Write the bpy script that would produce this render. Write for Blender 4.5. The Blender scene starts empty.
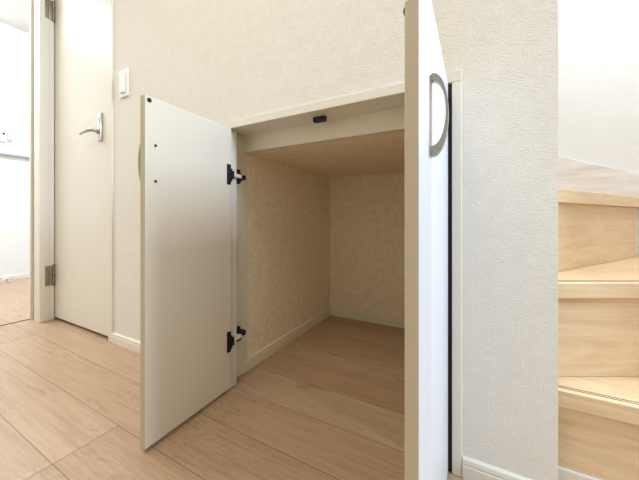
import bpy, bmesh, math, random
from mathutils import Vector, Matrix
random.seed(4)
S = 0.57                     # camera height in metres: every length below is given in this unit
C = bpy.context.scene.collection
scene = bpy.context.scene
R = math.radians

# ---------------------------------------------------------------- camera
cam_d = bpy.data.cameras.new('camera'); cam = bpy.data.objects.new('camera', cam_d); C.objects.link(cam)
cam.location = (0, 0, S); cam.rotation_euler = (R(90), 0, R(28.5))
cam_d.sensor_width = 36; cam_d.lens = 286/639*36; cam_d.shift_y = -21/639; cam_d.clip_start = 0.02
scene.camera = cam

# ---------------------------------------------------------------- world, lights, exposure
w = bpy.data.worlds.new('world'); scene.world = w; w.use_nodes = True
w.node_tree.nodes['Background'].inputs[0].default_value = (1.0, 0.955, 0.86, 1)
w.node_tree.nodes['Background'].inputs[1].default_value = 0.56
def area(name, loc, target, size, size_y, power, col):
    l = bpy.data.lights.new(name, 'AREA'); l.shape = 'RECTANGLE'; l.size = size*S; l.size_y = size_y*S
    l.energy = power; l.color = col
    o = bpy.data.objects.new(name, l); C.objects.link(o)
    o.location = Vector(loc)*S
    d = (Vector(target)-Vector(loc)).normalized()
    o.rotation_euler = d.to_track_quat('-Z', 'Y').to_euler()
    return o
area('entrance_daylight', (3.4, 0.80, 3.0), (-1.0, 0.9, 1.3), 0.7, 1.3, 45, (0.62, 0.79, 1.0))
area('stairwell_window_light', (1.60, 1.85, 3.1), (-1.2, 1.0, 1.3), 0.9, 1.5, 19, (0.90, 0.95, 1.0))
area('hall_ceiling_lamp', (-1.0, -0.6, 4.15), (-1.0, -0.6, 0), 1.6, 1.6, 15, (1.0, 0.92, 0.72))
area('side_room_window_light', (-5.3, 0.6, 4.1), (-5.6, 1.0, 0), 1.8, 3.0, 62, (0.92, 0.97, 1.0))
area('stairwell_lamp', (0.95, 2.0, 6.5), (0.9, 2.0, 0), 1.0, 1.0, 13, (1.0, 0.96, 0.90))
vs = scene.view_settings
vs.view_transform = 'Standard'; vs.look = 'None'; vs.gamma = 1; vs.use_curve_mapping = False
vs.exposure = 0.3

# ---------------------------------------------------------------- materials
def newmat(name, col, rough=0.5, metal=0.0, spec=0.5):
    m = bpy.data.materials.new(name); m.use_nodes = True
    b = m.node_tree.nodes['Principled BSDF']
    b.inputs['Base Color'].default_value = (*col, 1); b.inputs['Roughness'].default_value = rough
    b.inputs['Metallic'].default_value = metal; b.inputs['Specular IOR Level'].default_value = spec
    return m
class NT:
    def __init__(s, m): s.t = m.node_tree; s.b = s.t.nodes['Principled BSDF']
    def n(s, typ, **kw):
        x = s.t.nodes.new(typ)
        for k, v in kw.items(): setattr(x, k, v)
        return x
    def l(s, a, b): s.t.links.new(a, b)
    def math(s, op, a, b=None, c=None):
        x = s.n('ShaderNodeMath', operation=op)
        for i, v in enumerate((a, b, c)):
            if v is None: continue
            if isinstance(v, (int, float)): x.inputs[i].default_value = v
            else: s.l(v, x.inputs[i])
        return x.outputs[0]
    def noise(s, vec, scale, detail=3, rough=0.5, dist=0.0):
        x = s.n('ShaderNodeTexNoise'); s.l(vec, x.inputs['Vector'])
        x.inputs['Scale'].default_value = scale; x.inputs['Detail'].default_value = detail
        x.inputs['Roughness'].default_value = rough; x.inputs['Distortion'].default_value = dist
        return x.outputs['Fac']
    def mapping(s, vec, scale):
        x = s.n('ShaderNodeMapping'); s.l(vec, x.inputs['Vector']); x.inputs['Scale'].default_value = scale
        return x.outputs[0]
    def ramp(s, fac, stops):
        x = s.n('ShaderNodeValToRGB'); s.l(fac, x.inputs[0]); e = x.color_ramp.elements
        while len(e) < len(stops): e.new(0.5)
        for el, (p, c) in zip(e, stops): el.position = p; el.color = (*c, 1)
        return x.outputs[0]
    def mix(s, fac, a, b, typ='MIX'):
        x = s.n('ShaderNodeMix', data_type='RGBA', blend_type=typ)
        for i, v in ((0, fac), (6, a), (7, b)):
            if isinstance(v, (int, float)): x.inputs[i].default_value = v
            elif isinstance(v, tuple): x.inputs[i].default_value = (*v, 1)
            else: s.l(v, x.inputs[i])
        return x.outputs[2]
    def bump(s, h, strength, dist):
        x = s.n('ShaderNodeBump'); x.inputs['Strength'].default_value = strength; x.inputs['Distance'].default_value = dist
        s.l(h, x.inputs['Height']); s.l(x.outputs[0], s.b.inputs['Normal'])

def wallpaper(name, c1, c2, relief=0.5, patch=9.0, mottle=14.0, fine=1.0):
    m = newmat(name, c1, 0.85, 0, 0.25); t = NT(m)
    pos = t.n('ShaderNodeNewGeometry').outputs['Position']
    hz = t.noise(t.mapping(pos, (60*fine, 60*fine, 330*fine)), 1.0, 2, 0.5, 0.35)    # horizontal threads
    vt = t.noise(t.mapping(pos, (300*fine, 300*fine, 50*fine)), 1.0, 2, 0.5, 0.35)   # vertical threads
    sel = t.ramp(t.noise(pos, patch*3, 2), [(0.50, (0, 0, 0)), (0.58, (1, 1, 1))])
    h = t.mix(sel, hz, vt)
    col = t.ramp(t.noise(pos, mottle, 3, 0.6), [(0.38, c2), (0.6, c1)])
    t.l(col, t.b.inputs['Base Color'])
    t.bump(h, relief, 0.0022)
    return m
M = {}
M['wall'] = wallpaper('woven_wallpaper', (0.815, 0.795, 0.735), (0.797, 0.775, 0.71), 0.9, 14, 40, 1.55)
M['closet_wall'] = wallpaper('mottled_wallpaper', (0.92, 0.80, 0.61), (0.84, 0.71, 0.51), 0.3, 6, 42.0, 0.7)  # part of the warmth is indirect closet light put into the colour
M['white_wall'] = wallpaper('white_wallpaper', (0.83, 0.855, 0.87), (0.82, 0.845, 0.86), 0.3)
M['ceiling'] = newmat('ceiling_paper', (0.85, 0.84, 0.82), 0.9)
M['trim'] = newmat('cream_trim', (0.78, 0.745, 0.665), 0.42)
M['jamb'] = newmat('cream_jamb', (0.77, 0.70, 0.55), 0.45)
M['groove'] = newmat('jamb_groove', (0.42, 0.38, 0.31), 0.6)
M['door'] = newmat('cream_door', (0.78, 0.75, 0.66), 0.38)
M['face'] = newmat('white_laminate', (0.70, 0.735, 0.79), 0.3)
M['closet_trim_shaded'] = newmat('closet_trim_shaded', (0.80, 0.72, 0.54), 0.5)  # cream trim with the closet's warm shade put into its colour
M['inner'] = newmat('cream_laminate', (0.79, 0.74, 0.635), 0.33)
M['edge'] = newmat('edge_band', (0.52, 0.455, 0.33), 0.5)
M['hingearm'] = newmat('bright_steel', (0.85, 0.84, 0.82), 0.4, 0.3)
M['black'] = newmat('black_plastic', (0.004, 0.004, 0.005), 0.6)
M['screwcap'] = newmat('dark_screw', (0.03, 0.03, 0.03), 0.35, 0.5)
M['steel'] = newmat('nickel', (0.62, 0.60, 0.57), 0.3, 1.0)
M['hingemetal'] = newmat('aged_hinge', (0.32, 0.28, 0.22), 0.45, 0.8)
M['lever'] = newmat('lever_nickel', (0.36, 0.34, 0.30), 0.3, 0.9)
M['chrome'] = newmat('chrome', (0.75, 0.76, 0.78), 0.15, 1.0)
M['satin'] = newmat('satin_grey', (0.40, 0.385, 0.36), 0.38, 0.75)
M['switch'] = newmat('white_plastic', (0.86, 0.85, 0.82), 0.35)
M['panel'] = newmat('pale_plastic', (0.42, 0.45, 0.52), 0.35)
M['greytrim'] = newmat('grey_ledge', (0.33, 0.34, 0.34), 0.5)
for k in ('door', 'inner', 'face', 'trim', 'jamb'):                   # faint laminate grain
    t = NT(M[k]); pos = t.n('ShaderNodeNewGeometry').outputs['Position']
    t.bump(t.noise(t.mapping(pos, (160, 160, 30)), 1.0, 2), 0.05, 0.0006)

def floor_mat():
    m = newmat('oak_plank_flooring', (0.7, 0.55, 0.42), 0.36); t = NT(m)
    pos = t.n('ShaderNodeNewGeometry').outputs['Position']
    sep = t.n('ShaderNodeSeparateXYZ'); t.l(pos, sep.inputs[0]); x, y = sep.outputs[0], sep.outputs[1]
    W = 0.2475*S; y0 = 0.258*S; L = 3.3*S; x0 = -1.514*S
    ry = t.math('DIVIDE', t.math('SUBTRACT', y, y0), W)
    row = t.math('FLOOR', ry); fy = t.math('SUBTRACT', ry, row)
    sheet = t.math('FLOOR', t.math('DIVIDE', ry, 2.0))
    off = t.math('MULTIPLY', t.math('FRACT', t.math('MULTIPLY', sheet, 0.45)), L)
    rx = t.math('DIVIDE', t.math('SUBTRACT', t.math('SUBTRACT', x, x0), off), L)
    colm = t.math('FLOOR', rx); fx = t.math('SUBTRACT', rx, colm)
    # distance to the seams in metres
    dy = t.math('MULTIPLY', t.math('MINIMUM', fy, t.math('SUBTRACT', 1.0, fy)), W)
    dx = t.math('MULTIPLY', t.math('MINIMUM', fx, t.math('SUBTRACT', 1.0, fx)), L)
    seam = t.math('MAXIMUM', t.math('LESS_THAN', dy, 0.0010), t.math('LESS_THAN', dx, 0.0014))
    # strips with their own colour: shorter cells, no groove between them
    c3 = t.math('FLOOR', t.math('ADD', t.math('DIVIDE', x, 1.55*S), t.math('MULTIPLY', row, 0.37)))
    comb = t.n('ShaderNodeCombineXYZ'); t.l(row, comb.inputs[0]); t.l(c3, comb.inputs[1]); t.l(colm, comb.inputs[2])
    wn = t.n('ShaderNodeTexWhiteNoise', noise_dimensions='3D'); t.l(comb.outputs[0], wn.inputs['Vector'])
    rnd = wn.outputs['Value']
    shift = t.n('ShaderNodeVectorMath', operation='MULTIPLY_ADD')
    t.l(wn.outputs['Color'], shift.inputs[0]); shift.inputs[1].default_value = (7, 7, 7); t.l(pos, shift.inputs[2])
    p = shift.outputs[0]
    grain = t.noise(t.mapping(p, (4, 120, 5)), 1.0, 5, 0.6, 0.5)
    rings = t.noise(t.mapping(p, (2.2, 14, 2)), 1.0, 3, 0.55, 2.2)
    lines = t.math('SINE', t.math('MULTIPLY', rings, 58.0))
    lines = t.math('MULTIPLY_ADD', lines, 0.5, 0.5)
    base = t.ramp(rnd, [(0.0, (0.445, 0.298, 0.19)), (0.35, (0.475, 0.33, 0.215)), (0.7, (0.495, 0.35, 0.235)), (1.0, (0.455, 0.31, 0.20))])
    g = t.ramp(grain, [(0.32, (0.80, 0.74, 0.68)), (0.6, (1.03, 1.03, 1.03))])
    col = t.mix(0.7, base, g, 'MULTIPLY')
    l2 = t.ramp(lines, [(0.0, (0.80, 0.74, 0.68)), (0.4, (1, 1, 1))])
    msk = t.ramp(t.noise(t.mapping(p, (1.6, 5, 2)), 1.0, 2), [(0.42, (0, 0, 0)), (0.62, (0.8, 0.8, 0.8))])
    col = t.mix(msk, col, t.mix(1.0, col, l2, 'MULTIPLY'))
    kn = t.ramp(t.noise(t.mapping(p, (6, 16, 6)), 1.0, 2), [(0.66, (1, 1, 1)), (0.74, (0.80, 0.72, 0.64))])
    col = t.mix(1.0, col, kn, 'MULTIPLY')
    col = t.mix(t.math('MULTIPLY', seam, 0.82), col, (0.16, 0.085, 0.045))
    t.l(col, t.b.inputs['Base Color'])
    hh = t.math('ADD', t.math('MULTIPLY', grain, 0.25), t.math('MULTIPLY', seam, -1.0))
    t.bump(hh, 0.25, 0.0006)
    return m
M['floor'] = floor_mat()
def stair_wood(name, ca, cb, cc):
    m = newmat(name, ca, 0.38); t = NT(m)
    p = t.n('ShaderNodeTexCoord').outputs['Object']
    grain = t.noise(t.mapping(p, (5, 60, 80)), 1.0, 5, 0.6, 0.6)
    fig = t.noise(t.mapping(p, (3, 10, 14)), 1.0, 3, 0.6, 2.5)
    col = t.ramp(fig, [(0.35, cc), (0.52, ca), (0.7, cb)])
    g = t.ramp(grain, [(0.3, (0.86, 0.82, 0.78)), (0.6, (1.02, 1.02, 1.02))])
    t.l(t.mix(0.8, col, g, 'MULTIPLY'), t.b.inputs['Base Color']); t.bump(grain, 0.08, 0.0005)
    return m
M['stair'] = stair_wood('beech_laminate', (0.80, 0.615, 0.40), (0.82, 0.645, 0.435), (0.745, 0.55, 0.345))
M['skirt'] = stair_wood('pale_beech', (0.84, 0.84, 0.86), (0.87, 0.87, 0.89), (0.78, 0.76, 0.77))  # paler, cooler version of the stair wood
M['gap'] = newmat('dark_groove', (0.07, 0.03, 0.02), 0.8)

# ---------------------------------------------------------------- helpers (lengths in camera heights, z above the floor)
def box(bm, x0, x1, y0, y1, z0, z1, bev=0.0, mi=0, seg=2):
    v = [bm.verts.new(Vector(c)*S) for c in ((x0,y0,z0),(x1,y0,z0),(x1,y1,z0),(x0,y1,z0),(x0,y0,z1),(x1,y0,z1),(x1,y1,z1),(x0,y1,z1))]
    fs = [bm.faces.new([v[i] for i in f]) for f in ((3,2,1,0),(4,5,6,7),(0,1,5,4),(1,2,6,5),(2,3,7,6),(3,0,4,7))]
    for f in fs: f.material_index = mi
    if bev:
        es = list({e for f in fs for e in f.edges})
        bmesh.ops.bevel(bm, geom=es, offset=bev*S, segments=seg, affect='EDGES', profile=0.5, material=mi)
    return bm
def prism(bm, pts, a0, a1, axis='z', bev=0.0, mi=0):
    """polygon pts extruded from a0 to a1 along axis; pts are the two other coordinates in x,y,z order"""
    def mk(p, a):
        return {'z': (p[0], p[1], a), 'y': (p[0], a, p[1]), 'x': (a, p[0], p[1])}[axis]
    lo = [bm.verts.new(Vector(mk(p, a0))*S) for p in pts]; hi = [bm.verts.new(Vector(mk(p, a1))*S) for p in pts]
    n = len(pts); fs = [bm.faces.new(lo[::-1]), bm.faces.new(hi)]
    for i in range(n): fs.append(bm.faces.new((lo[i], lo[(i+1) % n], hi[(i+1) % n], hi[i])))
    for f in fs: f.material_index = mi
    bmesh.ops.recalc_face_normals(bm, faces=fs)
    if bev: bmesh.ops.bevel(bm, geom=list({e for f in fs for e in f.edges}), offset=bev*S, segments=2, affect='EDGES', profile=0.5, material=mi)
    return bm
def cyl(bm, c, axis, r, h, seg=24, mi=0, r2=None):
    d = Vector(axis).normalized(); q = d.to_track_quat('Z', 'Y').to_matrix().to_4x4()
    mat = Matrix.Translation(Vector(c)*S + d*h*S/2) @ q
    res = bmesh.ops.create_cone(bm, cap_ends=True, segments=seg, radius1=r*S, radius2=(r if r2 is None else r2)*S, depth=h*S, matrix=mat)
    for f in {f for v in res['verts'] for f in v.link_faces}: f.material_index = mi
    return bm
def tube(bm, pts, rad, seg=12, flat=1.0, mi=0):
    rings = []
    for i, p in enumerate(pts):
        a = Vector(pts[max(i-1, 0)]); b = Vector(pts[min(i+1, len(pts)-1)]); d = (b-a).normalized()
        u = d.cross(Vector((0, 0, 1)));
        if u.length < 0.1: u = d.cross(Vector((0, 1, 0)))
        u.normalize(); v = u.cross(d).normalized(); r = rad[i] if isinstance(rad, (list, tuple)) else rad
        rings.append([bm.verts.new((Vector(p) + u*math.cos(k*2*math.pi/seg)*r + v*math.sin(k*2*math.pi/seg)*r*flat)*S) for k in range(seg)])
    for a, b in zip(rings, rings[1:]):
        for k in range(seg): bm.faces.new((a[k], a[(k+1) % seg], b[(k+1) % seg], b[k])).material_index = mi
    bm.faces.new(rings[0][::-1]).material_index = mi; bm.faces.new(rings[-1]).material_index = mi
    return bm
def wpos(o):
    p = Vector((0, 0, 0))
    while o: p += o.location; o = o.parent
    return p
def obj(name, bm, mats, parent=None, base=None, smooth=False):
    if not isinstance(mats, (list, tuple)): mats = [mats]
    if parent is None and base is None:
        xs = [v.co.x for v in bm.verts]; ys = [v.co.y for v in bm.verts]; zs = [v.co.z for v in bm.verts]
        base = ((min(xs)+max(xs))/2, (min(ys)+max(ys))/2, min(zs))
        base = Vector(base)
    off = wpos(parent) if parent else base
    bmesh.ops.recalc_face_normals(bm, faces=bm.faces)
    for v in bm.verts: v.co -= off
    me = bpy.data.meshes.new(name); bm.to_mesh(me); bm.free()
    for m in mats: me.materials.append(m)
    o = bpy.data.objects.new(name, me); C.objects.link(o)
    if parent: o.parent = parent
    else: o.location = base
    if smooth:
        for p in me.polygons: p.use_smooth = True
        me.set_sharp_from_angle(angle=R(40))
    return o
def thing(name, label, cat, loc, group=None):
    o = bpy.data.objects.new(name, None); C.objects.link(o); o.location = Vector(loc)*S; o.empty_display_size = 0.05
    o['label'] = label; o['category'] = cat
    if group: o['group'] = group
    return o
def struct(name, bm, m, label=None):
    o = obj(name, bm, m); o['kind'] = 'structure'
    if label: o['label'] = label
    return o
def B(): return bmesh.new()

# ---------------------------------------------------------------- the setting
FW = 1.245         # face of the wall with the closet
CEIL = 4.21
b = B(); box(b, -6.95, 6, -4, 4.0, -0.1, 0)
struct('floor', b, M['floor'], 'pale oak plank floor running through hall, closet and side room')
b = B(); box(b, -3.9, 6, -4, FW, CEIL, CEIL+0.1)
struct('ceiling', b, M['ceiling'])
b = B(); box(b, -6.95, -3.9, -4, 4.0, CEIL, CEIL+0.1)
struct('ceiling', b, M['ceiling'])

# wall with the closet opening and the room door opening
CX0, CX1, CZ = -1.305, -0.044, 1.58
DX0, DX1, DZ = -3.725, -2.585, 3.52
b = B()
box(b, -3.9, DX0, FW, 1.39, 0, 7)
box(b, DX0, DX1, FW, 1.39, DZ, 7)
box(b, DX1, CX0, FW, 1.2855, 0, 7); box(b, DX1, -1.33, 1.2855, 1.39, 0, 1.58); box(b, DX1, CX0, 1.2855, 1.39, 1.58, 7)
box(b, CX0, CX1, FW, 1.39, CZ, 7)
box(b, CX1, 0.25, FW, 1.33, 0, 7)
struct('wall_front', b, M['wall'], 'cream wallpapered wall around the low closet')
b = B(); box(b, -1.45, -1.33, 1.39, 2.68, 0, 1.455); struct('wall_closet_left', b, M['closet_wall'])
b = B(); box(b, -0.02, 0.10, 1.39, 2.68, 0, 1.455); struct('wall_closet_right', b, M['closet_wall'])
b = B(); box(b, -1.33, -0.02, 2.68, 2.75, 0, 1.455); struct('wall_closet_back', b, M['closet_wall'])
b = B(); box(b, -1.33, -0.02, 1.432, 2.68, 1.43, 1.455); struct('ceiling', b, M['closet_wall'])
b = B(); box(b, -0.02, 1.75, 2.70, 2.8, 0, 7); box(b, -1.45, -0.02, 2.75, 2.8, 0, 7); struct('wall_stair_back', b, M['white_wall'])
b = B(); box(b, 1.65, 1.75, FW, 2.70, 0, 7); struct('wall_stair_right', b, M['white_wall'])
# wall on the left with the doorway to the bright room
b = B()
box(b, -3.9, -3.725, 1.17, FW, 0, 7)
box(b, -3.9, -3.69, -0.34, 1.17, 3.55, CEIL)
box(b, -3.9, -3.69, -4, -0.34, 0, CEIL)
struct('wall_left', b, M['wall'])
b = B(); box(b, -6.9, -6.75, -4, 4, 0, CEIL); struct('wall_side_room', b, M['white_wall'])
b = B(); box(b, -6.75, -3.9, 3.9, 4, 0, CEIL); struct('wall_side_room_back', b, M['white_wall'])
b = B(); box(b, -4.0, -3.9, 1.39, 3.9, 0, CEIL); struct('wall_side_room_right', b, M['white_wall'])
b = B(); box(b, -3.9, -1.45, 1.60, 1.70, 0, 3.7); struct('wall_blocker_back', b, M['wall'])  # shallow box added behind the door to keep its floor gap dark
b = B(); box(b, -3.9, -1.45, 1.39, 1.60, 3.6, 3.7); struct('ceiling', b, M['ceiling'])  # lid of the added light-blocking box behind the door
b = B(); box(b, -1.55, -1.45, 1.39, 1.60, 0, 3.6); struct('wall_blocker_right', b, M['wall'])
# grey ledge along the far wall of the side room
b = B(); box(b, -6.75, -6.70, -4, 3.9, 2.035, 2.07, 0.004); struct('trim_1', b, M['greytrim'], 'thin grey ledge along the bright side room wall')
b = B(); box(b, -6.75, -6.735, -4, 3.9, 0, 0.07, 0.003); struct('baseboard_side_room', b, M['switch'])

# doorway post: two cream strips with a dark groove
b = B()
box(b, -3.80, -3.668, 1.129, 1.17, 0, 3.55, 0.004)
box(b, -3.912, -3.885, 1.129, 1.17, 0, 3.55, 0.003)
box(b, -3.725, -3.674, 1.17, 1.199, 0, 3.55, 0.003)
box(b, -3.885, -3.80, 1.150, 1.17, 0, 3.55, 0, 1)
box(b, -3.912, -3.668, -0.30, 1.129, 3.50, 3.55, 0.003)
box(b, -3.912, -3.668, -0.34, -0.30, 0, 3.55, 0.003)
struct('trim_2', b, [M['trim'], M['groove']], 'cream post of the doorway into the bright room')
b = B(); box(b, -3.905, -3.893, -0.30, 1.129, 0, 0.004); struct('trim_3', b, M['gap'])

# room door
b = B(); box(b, -3.708, -2.645, 1.25, 1.31, 0.022, 3.49, 0.004)
d1 = struct('door_1', b, M['door'], 'closed cream flush door with a nickel lever handle')
def dchild(name, bm, m, label=None, smooth=True):
    o = obj(name, bm, m, d1, smooth=smooth)
    if label: o['label'] = label
    return o
b = B()
box(b, -3.724, -3.684, 1.20, 1.244, 0, 3.52, 0.004)
box(b, -3.724, -3.712, 1.244, 1.385, 0, 3.52)
box(b, -2.64, -2.583, 1.232, 1.385, 0, 3.52, 0.004)
box(b, -3.684, -2.64, 1.232, 1.385, 3.495, 3.52, 0.003)
dchild('door_frame', b, M['trim'], smooth=False)
b = B(); box(b, -2.818, -2.762, 1.232, 1.25, 1.66, 1.898, 0.004)
box(b, -2.797, -2.783, 1.228, 1.232, 1.815, 1.85, 0.001)
box(b, -2.792, -2.788, 1.2275, 1.2281, 1.825, 1.84, 0, 1)
dchild('handle_plate', b, [M['steel'], M['screwcap']], 'nickel handle plate')
b = B(); cyl(b, (-2.79, 1.236, 1.738), (0, -1, 0), 0.02, 0.02)
tube(b, [(-2.79, 1.23, 1.738), (-2.79, 1.20, 1.739), (-2.797, 1.183, 1.741), (-2.82, 1.178, 1.742), (-2.87, 1.178, 1.741), (-2.93, 1.176, 1.738), (-3.00, 1.184, 1.734)],
     [0.012, 0.012, 0.013, 0.014, 0.012, 0.0105, 0.008], 14)
dchild('lever', b, M['lever'], 'nickel lever')
for z in (0.345, 2.965):
    b = B()
    box(b, -3.676, -3.669, 1.160, 1.196, z, z+0.195, 0.001)
    box(b, -3.686, -3.679, 1.201, 1.232, z, z+0.195, 0.001)
    cyl(b, (-3.678, 1.238, z), (0, 0, 1), 0.0095, 0.092, 16); cyl(b, (-3.678, 1.238, z+0.103), (0, 0, 1), 0.0095, 0.092, 16)
    cyl(b, (-3.678, 1.238, z-0.008), (0, 0, 1), 0.006, 0.211, 12, 1)
    box(b, -3.6765, -3.6685, 1.1575, 1.161, z, z+0.195, 0, 1); box(b, -3.6865, -3.678, 1.1985, 1.2015, z, z+0.195, 0, 1)
    for k in (0.03, 0.165): cyl(b, (-3.670, 1.178, z+k), (1, 0, 0), 0.005, 0.003, 10, 1)
    dchild('hinge', b, [M['hingemetal'], M['screwcap']], 'aged metal hinge')

# baseboards: a plinth with a bevelled cap
def plinth(name, p0, p1, n, mat=M['trim'], h=0.080, t=0.015):
    """from p0 to p1 along the wall, n the direction the face looks"""
    p0, p1, n = Vector(p0), Vector(p1), Vector(n); b = B()
    prof = [(0, 0), (t, 0), (t, h*0.62), (t*0.82, h*0.66), (t*0.82, h*0.72), (t*0.95, h*0.75), (t*0.8, h*0.93), (t*0.35, h), (0, h)]
    rows = [[b.verts.new(Vector((p.x+n.x*a, p.y+n.y*a, z))*S) for a, z in prof] for p in (p0, p1)]
    k = len(prof)
    for i in range(k): b.faces.new((rows[0][i], rows[0][(i+1) % k], rows[1][(i+1) % k], rows[1][i]))
    b.faces.new(rows[0]); b.faces.new(rows[1][::-1])
    return struct(name, b, mat)
plinth('baseboard_front', (-2.583, FW), (-1.306, FW), (0, -1))
plinth('baseboard_front', (-0.042, FW), (0.25, FW), (0, -1))
plinth('baseboard_closet_left', (-1.33, 1.391), (-1.33, 2.68), (1, 0), M['closet_trim_shaded'])
plinth('baseboard_closet_back', (-1.314, 2.68), (-0.035, 2.68), (0, -1), M['closet_trim_shaded'])
plinth('baseboard_closet_right', (-0.02, 1.391), (-0.02, 2.68), (-1, 0), M['closet_trim_shaded'])

# ---------------------------------------------------------------- closet: frame and two open doors
cl = thing('storage_closet', 'low cream under-stair closet with both doors swung open', 'closet', (-0.674, 1.30, 0))
b = B()
box(b, CX0, CX1, 1.2327, 1.388, 1.535, 1.5798, 0.003)
box(b, CX0, -1.269, 1.2327, 1.285, 0, 1.5345, 0.003)
box(b, -0.079, CX1, 1.2327, 1.285, 0, 1.5345, 0.003)
obj('frame', b, M['trim'], cl)
b = B(); box(b, -1.3295, -1.321, 1.286, 1.431, 0.001, 1.430); box(b, -1.3295, -1.321, 1.286, 1.388, 1.430, 1.534); obj('side_board', b, M['jamb'], cl)
b = B(); box(b, -0.115, CX1-0.001, 1.286, 1.387, 0.001, 1.531, 0.002); obj('side_board', b, M['jamb'], cl)
b = B(); box(b, -0.118, -0.0795, 1.242, 1.285, 0.001, 1.531, 0.001); obj('gap_dark_strip', b, M['black'], cl)['label'] = 'black strip added to darken the gap beside the right door'  # added strip that paints the hinge-side gap black
b = B(); box(b, -1.3295, -0.0205, 1.3885, 1.431, 1.4305, 1.579, 0.001); obj('header_board', b, M['jamb'], cl)
b = B()
box(b, -0.748, -0.680, 1.303, 1.333, 1.509, 1.535, 0.003)
box(b, -0.740, -0.688, 1.3015, 1.3035, 1.511, 1.526, 0.001)
obj('magnetic_catch', b, M['black'], cl)

def closet_door(hx, hy, sx, ang, wdt, label, catch_first):
    """inner face starts at (hx, hy); sx = side the outer face looks to; leaf runs toward the camera"""
    z0, z1 = 0.020, 1.529
    T1, T2 = 0.033, (0.058 if sx > 0 else 0.051)
    rot = Matrix.Translation(Vector((hx, hy, 0))*S) @ Matrix.Rotation(ang, 4, 'Z')
    def fin(bm): bmesh.ops.transform(bm, matrix=rot, verts=bm.verts); return bm
    b = B()
    pts = [(0, 0), (0, -wdt), (T1*sx, -wdt), (T2*sx, -wdt+0.030), (T2*sx, 0)]
    prism(b, pts, z0, z1, 'z', 0.0015)
    b.faces.ensure_lookup_table()
    for f in b.faces:
        f.normal_update(); n = f.normal
        f.material_index = 0 if n.x*sx > 0.5 else (1 if n.x*sx < -0.9 else 2)
    d = obj('door', fin(b), [M['face'], M['inner'], M['edge']], cl); d['label'] = label
    # crescent pull
    b = B(); hz = 1.251; n = 24; yc = -wdt+0.033; hw = 0.009
    prev = None
    for i in range(n+1):
        a = -math.pi/2 + math.pi*i/n
        zo, xo = 0.0995*math.sin(a), 0.0375*math.cos(a)**0.85 if math.cos(a) > 1e-6 else 0
        zi, xi = 0.0790*math.sin(a)+0.004, 0.0320*math.cos(a)**0.9 if math.cos(a) > 1e-6 else 0
        r_ = [b.verts.new(Vector(((T2+xx)*sx, yc+yy, hz+zz))*S) for xx, yy, zz in ((xo, -hw, zo), (xo, hw, zo), (xi, hw, zi), (xi, -hw, zi))]
        if prev:
            for k in range(4): b.faces.new((prev[k], prev[(k+1) % 4], r_[(k+1) % 4], r_[k]))
        else: b.faces.new(r_[::-1])
        prev = r_
    b.faces.new(prev)
    h = obj('handle', fin(b), M['satin'], d, smooth=True)
    h['label'] = 'grey crescent pull handle'
    po = 0.018 if sx < 0 else 0.012
    # screws of the pull, on the inner face
    for zz in (1.165, 1.322):
        b = B(); cyl(b, (0.0, -wdt+0.046, zz), (-sx, 0, 0), 0.0055, 0.0035, 14); cyl(b, (0, -wdt+0.046, zz), (-sx, 0, 0), 0.003, 0.005, 10)
        obj('screw', fin(b), M['screwcap'], d)
    b = B(); cyl(b, (0, -wdt+po, 1.511), (-sx, 0, 0), 0.0095, 0.003, 20); cyl(b, (-0.003*sx, -wdt+po, 1.511), (-sx, 0, 0), 0.007, 0.002, 20, r2=0.004)
    obj('catch_plate', fin(b), M['black'], d)['label'] = 'round black catch plate'
    # concealed hinges: plate on the door, metal arm, mount on the closet side
    for zz, fl in ((1.257, 1), (0.292, 1)):
        b = B()
        def bx(x0, x1, *r, mi=0, bev=0.0012):
            a, c = sorted((-sx*x0, -sx*x1)); box(b, a, c, *r, bev, mi)
        bx(0, 0.008, -0.034, -0.008, zz-0.058, zz+0.058)
        bx(0.008, 0.015, -0.030, -0.004, zz-0.040, zz+0.034)
        bx(0.002, 0.020, -0.012, 0.006, zz-0.024, zz+0.022)
        bx(0.004, 0.014, 0.000, 0.050, zz-0.009, zz+0.009, mi=1)
        # mount, hugging the closet side
        if sx < 0: s0, s1 = -0.069, -0.018
        else: s0, s1 = -0.034, -0.020
        lo, hi = (s0, s1)
        bx(lo, hi, 0.070, 0.100, zz-0.040, zz+0.046)
        bx(hi-0.004, hi+0.012, 0.074, 0.098, zz-0.030, zz+0.022)
        bx(lo+0.006, hi+0.012, 0.098, 0.135, zz-0.014, zz+0.014)
        bx(lo+0.008, 0.012, 0.046, 0.078, zz-0.010, zz+0.010, mi=1)
        obj('hinge', fin(b), [M['black'], M['hingearm']], d)['label'] = 'black concealed hinge with steel arm'
    return d
closet_door(-1.2480, 1.2187, -1, R(2.1), 0.506, 'left door, inner side facing us', 1)
closet_door(-0.1500, 1.224, 1, 0.0, 0.515, 'right door, white outer side facing us', 0)

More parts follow.
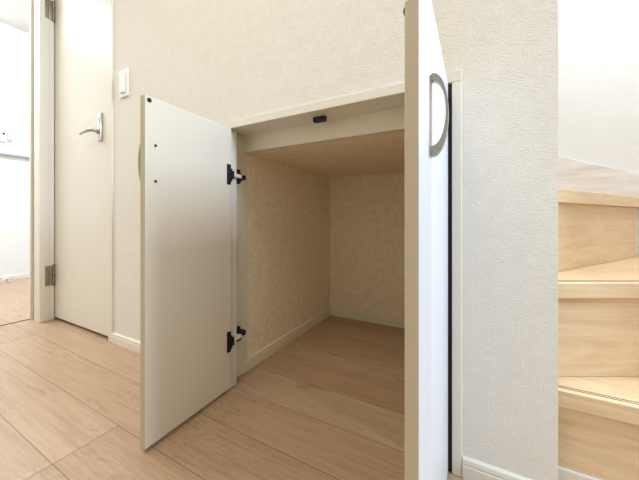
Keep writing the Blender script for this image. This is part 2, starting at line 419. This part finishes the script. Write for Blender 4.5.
# ---------------------------------------------------------------- winder stairs
st = thing('staircase', 'beech wood winder stairs rising behind the white wall corner', 'staircase', (0.9, 1.6, 0))
PX, PY, XR, YB = 0.155, 1.355, 1.645, 2.665
ZT = [0.366, 0.751, 1.136, 1.521]; ANG = [0.0, 28.5, 57.5, 90.0]
def raylen(a):
    c, s = math.cos(a), math.sin(a)
    return min((XR-PX)/c if c > 1e-6 else 9, (YB-PY)/s if s > 1e-6 else 9)
def local(pt, a):
    dx, dy = pt[0]-PX, pt[1]-PY; c, s = math.cos(-a), math.sin(-a)
    return (dx*c-dy*s, dx*s+dy*c)
def place(o, a):
    o.location = Vector((PX, PY, 0))*S - wpos(o.parent); o.rotation_euler = (0, 0, a)
def stobj(name, bm, mat, a, parent=st):
    me = bpy.data.meshes.new(name); bmesh.ops.recalc_face_normals(bm, faces=bm.faces); bm.to_mesh(me); bm.free()
    me.materials.append(mat); o = bpy.data.objects.new(name, me); C.objects.link(o); o.parent = parent
    if parent is st: place(o, a)
    return o
TH = 0.062
for k in range(3):
    a = R(ANG[k]); L = raylen(a); end = (PX+math.cos(a)*L, PY+math.sin(a)*L)
    poly = [(PX, PY), end]
    if math.cos(a)*L > XR-PX-1e-4 and math.sin(a)*L < YB-PY-1e-4: poly.append((XR, YB))
    poly.append((PX, YB))
    lp = [local(p, a) for p in poly]
    if k > 0: lp[0] = (lp[0][0]+0.02, lp[0][1])
    b = B(); prism(b, lp, ZT[k]-TH, ZT[k], 'z', 0.004)
    tr = stobj('tread', b, M['stair'], a)
    for off in (0.022, 0.034):
        b = B(); box(b, 0.06, L-0.03-off*(0.7 if k else 0), off, off+0.0042, ZT[k]-0.001, ZT[k]+0.0006)
        stobj('groove', b, M['gap'], a, tr)
    z0 = ZT[k-1] if k else 0.0
    b = B(); box(b, 0.045, L-0.045, 0.032, 0.058, z0+(0.001 if k else 0.065), ZT[k]-TH-0.0005, 0.001)
    stobj('riser', b, M['stair'], a)
b = B(); box(b, 0.0, 1.49, 0.020, 0.058, 0, 0.064, 0.003); stobj('base_strip', b, M['trim'], 0)['label'] = 'cream strip at the foot of the first riser'
b = B(); box(b, 0.085, 1.30, 0.0, 0.03, ZT[2]+0.001, ZT[3]-TH-0.001); stobj('riser', b, M['stair'], R(90))
b = B(); box(b, 0.085, 1.30, -0.03, 0.45, ZT[3]-TH, ZT[3], 0.004); stobj('tread', b, M['stair'], R(90))
# pale skirting rising along the back wall
def top(x): return 1.456 - 0.381*(x-0.544)
b = B(); prism(b, [(0.158, 0.3), (1.645, 0.02), (1.645, top(1.645)), (0.158, top(0.158))], 2.668, 2.698, 'y', 0.003)
me = obj('skirting_board', b, M['skirt'], st); me['label'] = 'pale skirting board'

# ---------------------------------------------------------------- small things
sw = thing('light_switch', 'white light switch plate on the wall right of the cream door', 'light switch', (-2.414, 1.245, 1.95))
b = B(); box(b, -2.476, -2.352, 1.232, 1.2449, 1.955, 2.165, 0.004); obj('plate', b, M['switch'], sw)
b = B(); box(b, -2.450, -2.385, 1.220, 1.2319, 1.985, 2.135, 0.004); obj('rocker', b, M['switch'], sw)
cp = thing('control_panel', 'pale control panel with dark button on the side room wall', 'control panel', (-6.74, 1.55, 2.25))
b = B(); box(b, -6.7499, -6.72, 1.42, 1.665, 2.262, 2.43, 0.004); obj('panel_body', b, M['switch'], cp)
b = B(); box(b, -6.7199, -6.717, 1.44, 1.60, 2.285, 2.40, 0.001); obj('display', b, M['panel'], cp)
b = B(); cyl(b, (-6.7195, 1.632, 2.385), (1, 0, 0), 0.017, 0.006, 16); obj('button', b, M['screwcap'], cp)
for y0, y1, lab in ((1.685, 1.73, 'narrow pale switch beside the control panel'), (1.845, 1.925, 'faint white switch plate nearest the doorway post')):
    t_ = thing('switch_plate', lab, 'switch', (-6.74, (y0+y1)/2, 2.27))
    b = B(); box(b, -6.7499, -6.737, y0, y1, 2.275, 2.43, 0.003); obj('plate', b, M['panel'] if y0 < 1.7 else M['switch'], t_)
    b = B(); box(b, -6.7369, -6.731, y0+0.012, y1-0.012, 2.31, 2.40, 0.002); obj('rocker', b, M['switch'], t_)
for yy, lab in ((1.625, 'small chrome fitting on side room floor nearest the doorway post'), (1.50, 'small chrome fitting cut by the left photo edge')):
    f = thing('floor_fitting', lab, 'fitting', (-6.44, yy, 0))
    b = B(); box(b, -6.47, -6.41, yy-0.05, yy+0.05, 0, 0.018, 0.004); obj('base', b, M['chrome'], f)
    b = B(); cyl(b, (-6.44, yy-0.02, 0.0181), (0, 0, 1), 0.014, 0.035, 16); cyl(b, (-6.44, yy-0.02, 0.053), (0, 0, 1), 0.022, 0.012, 16); obj('valve', b, M['chrome'], f)
    b = B(); tube(b, [(-6.44, yy+0.025, 0.0181), (-6.44, yy+0.025, 0.06), (-6.44, yy+0.032, 0.078), (-6.43, yy+0.045, 0.08)], 0.008, 10); obj('spout', b, M['chrome'], f)
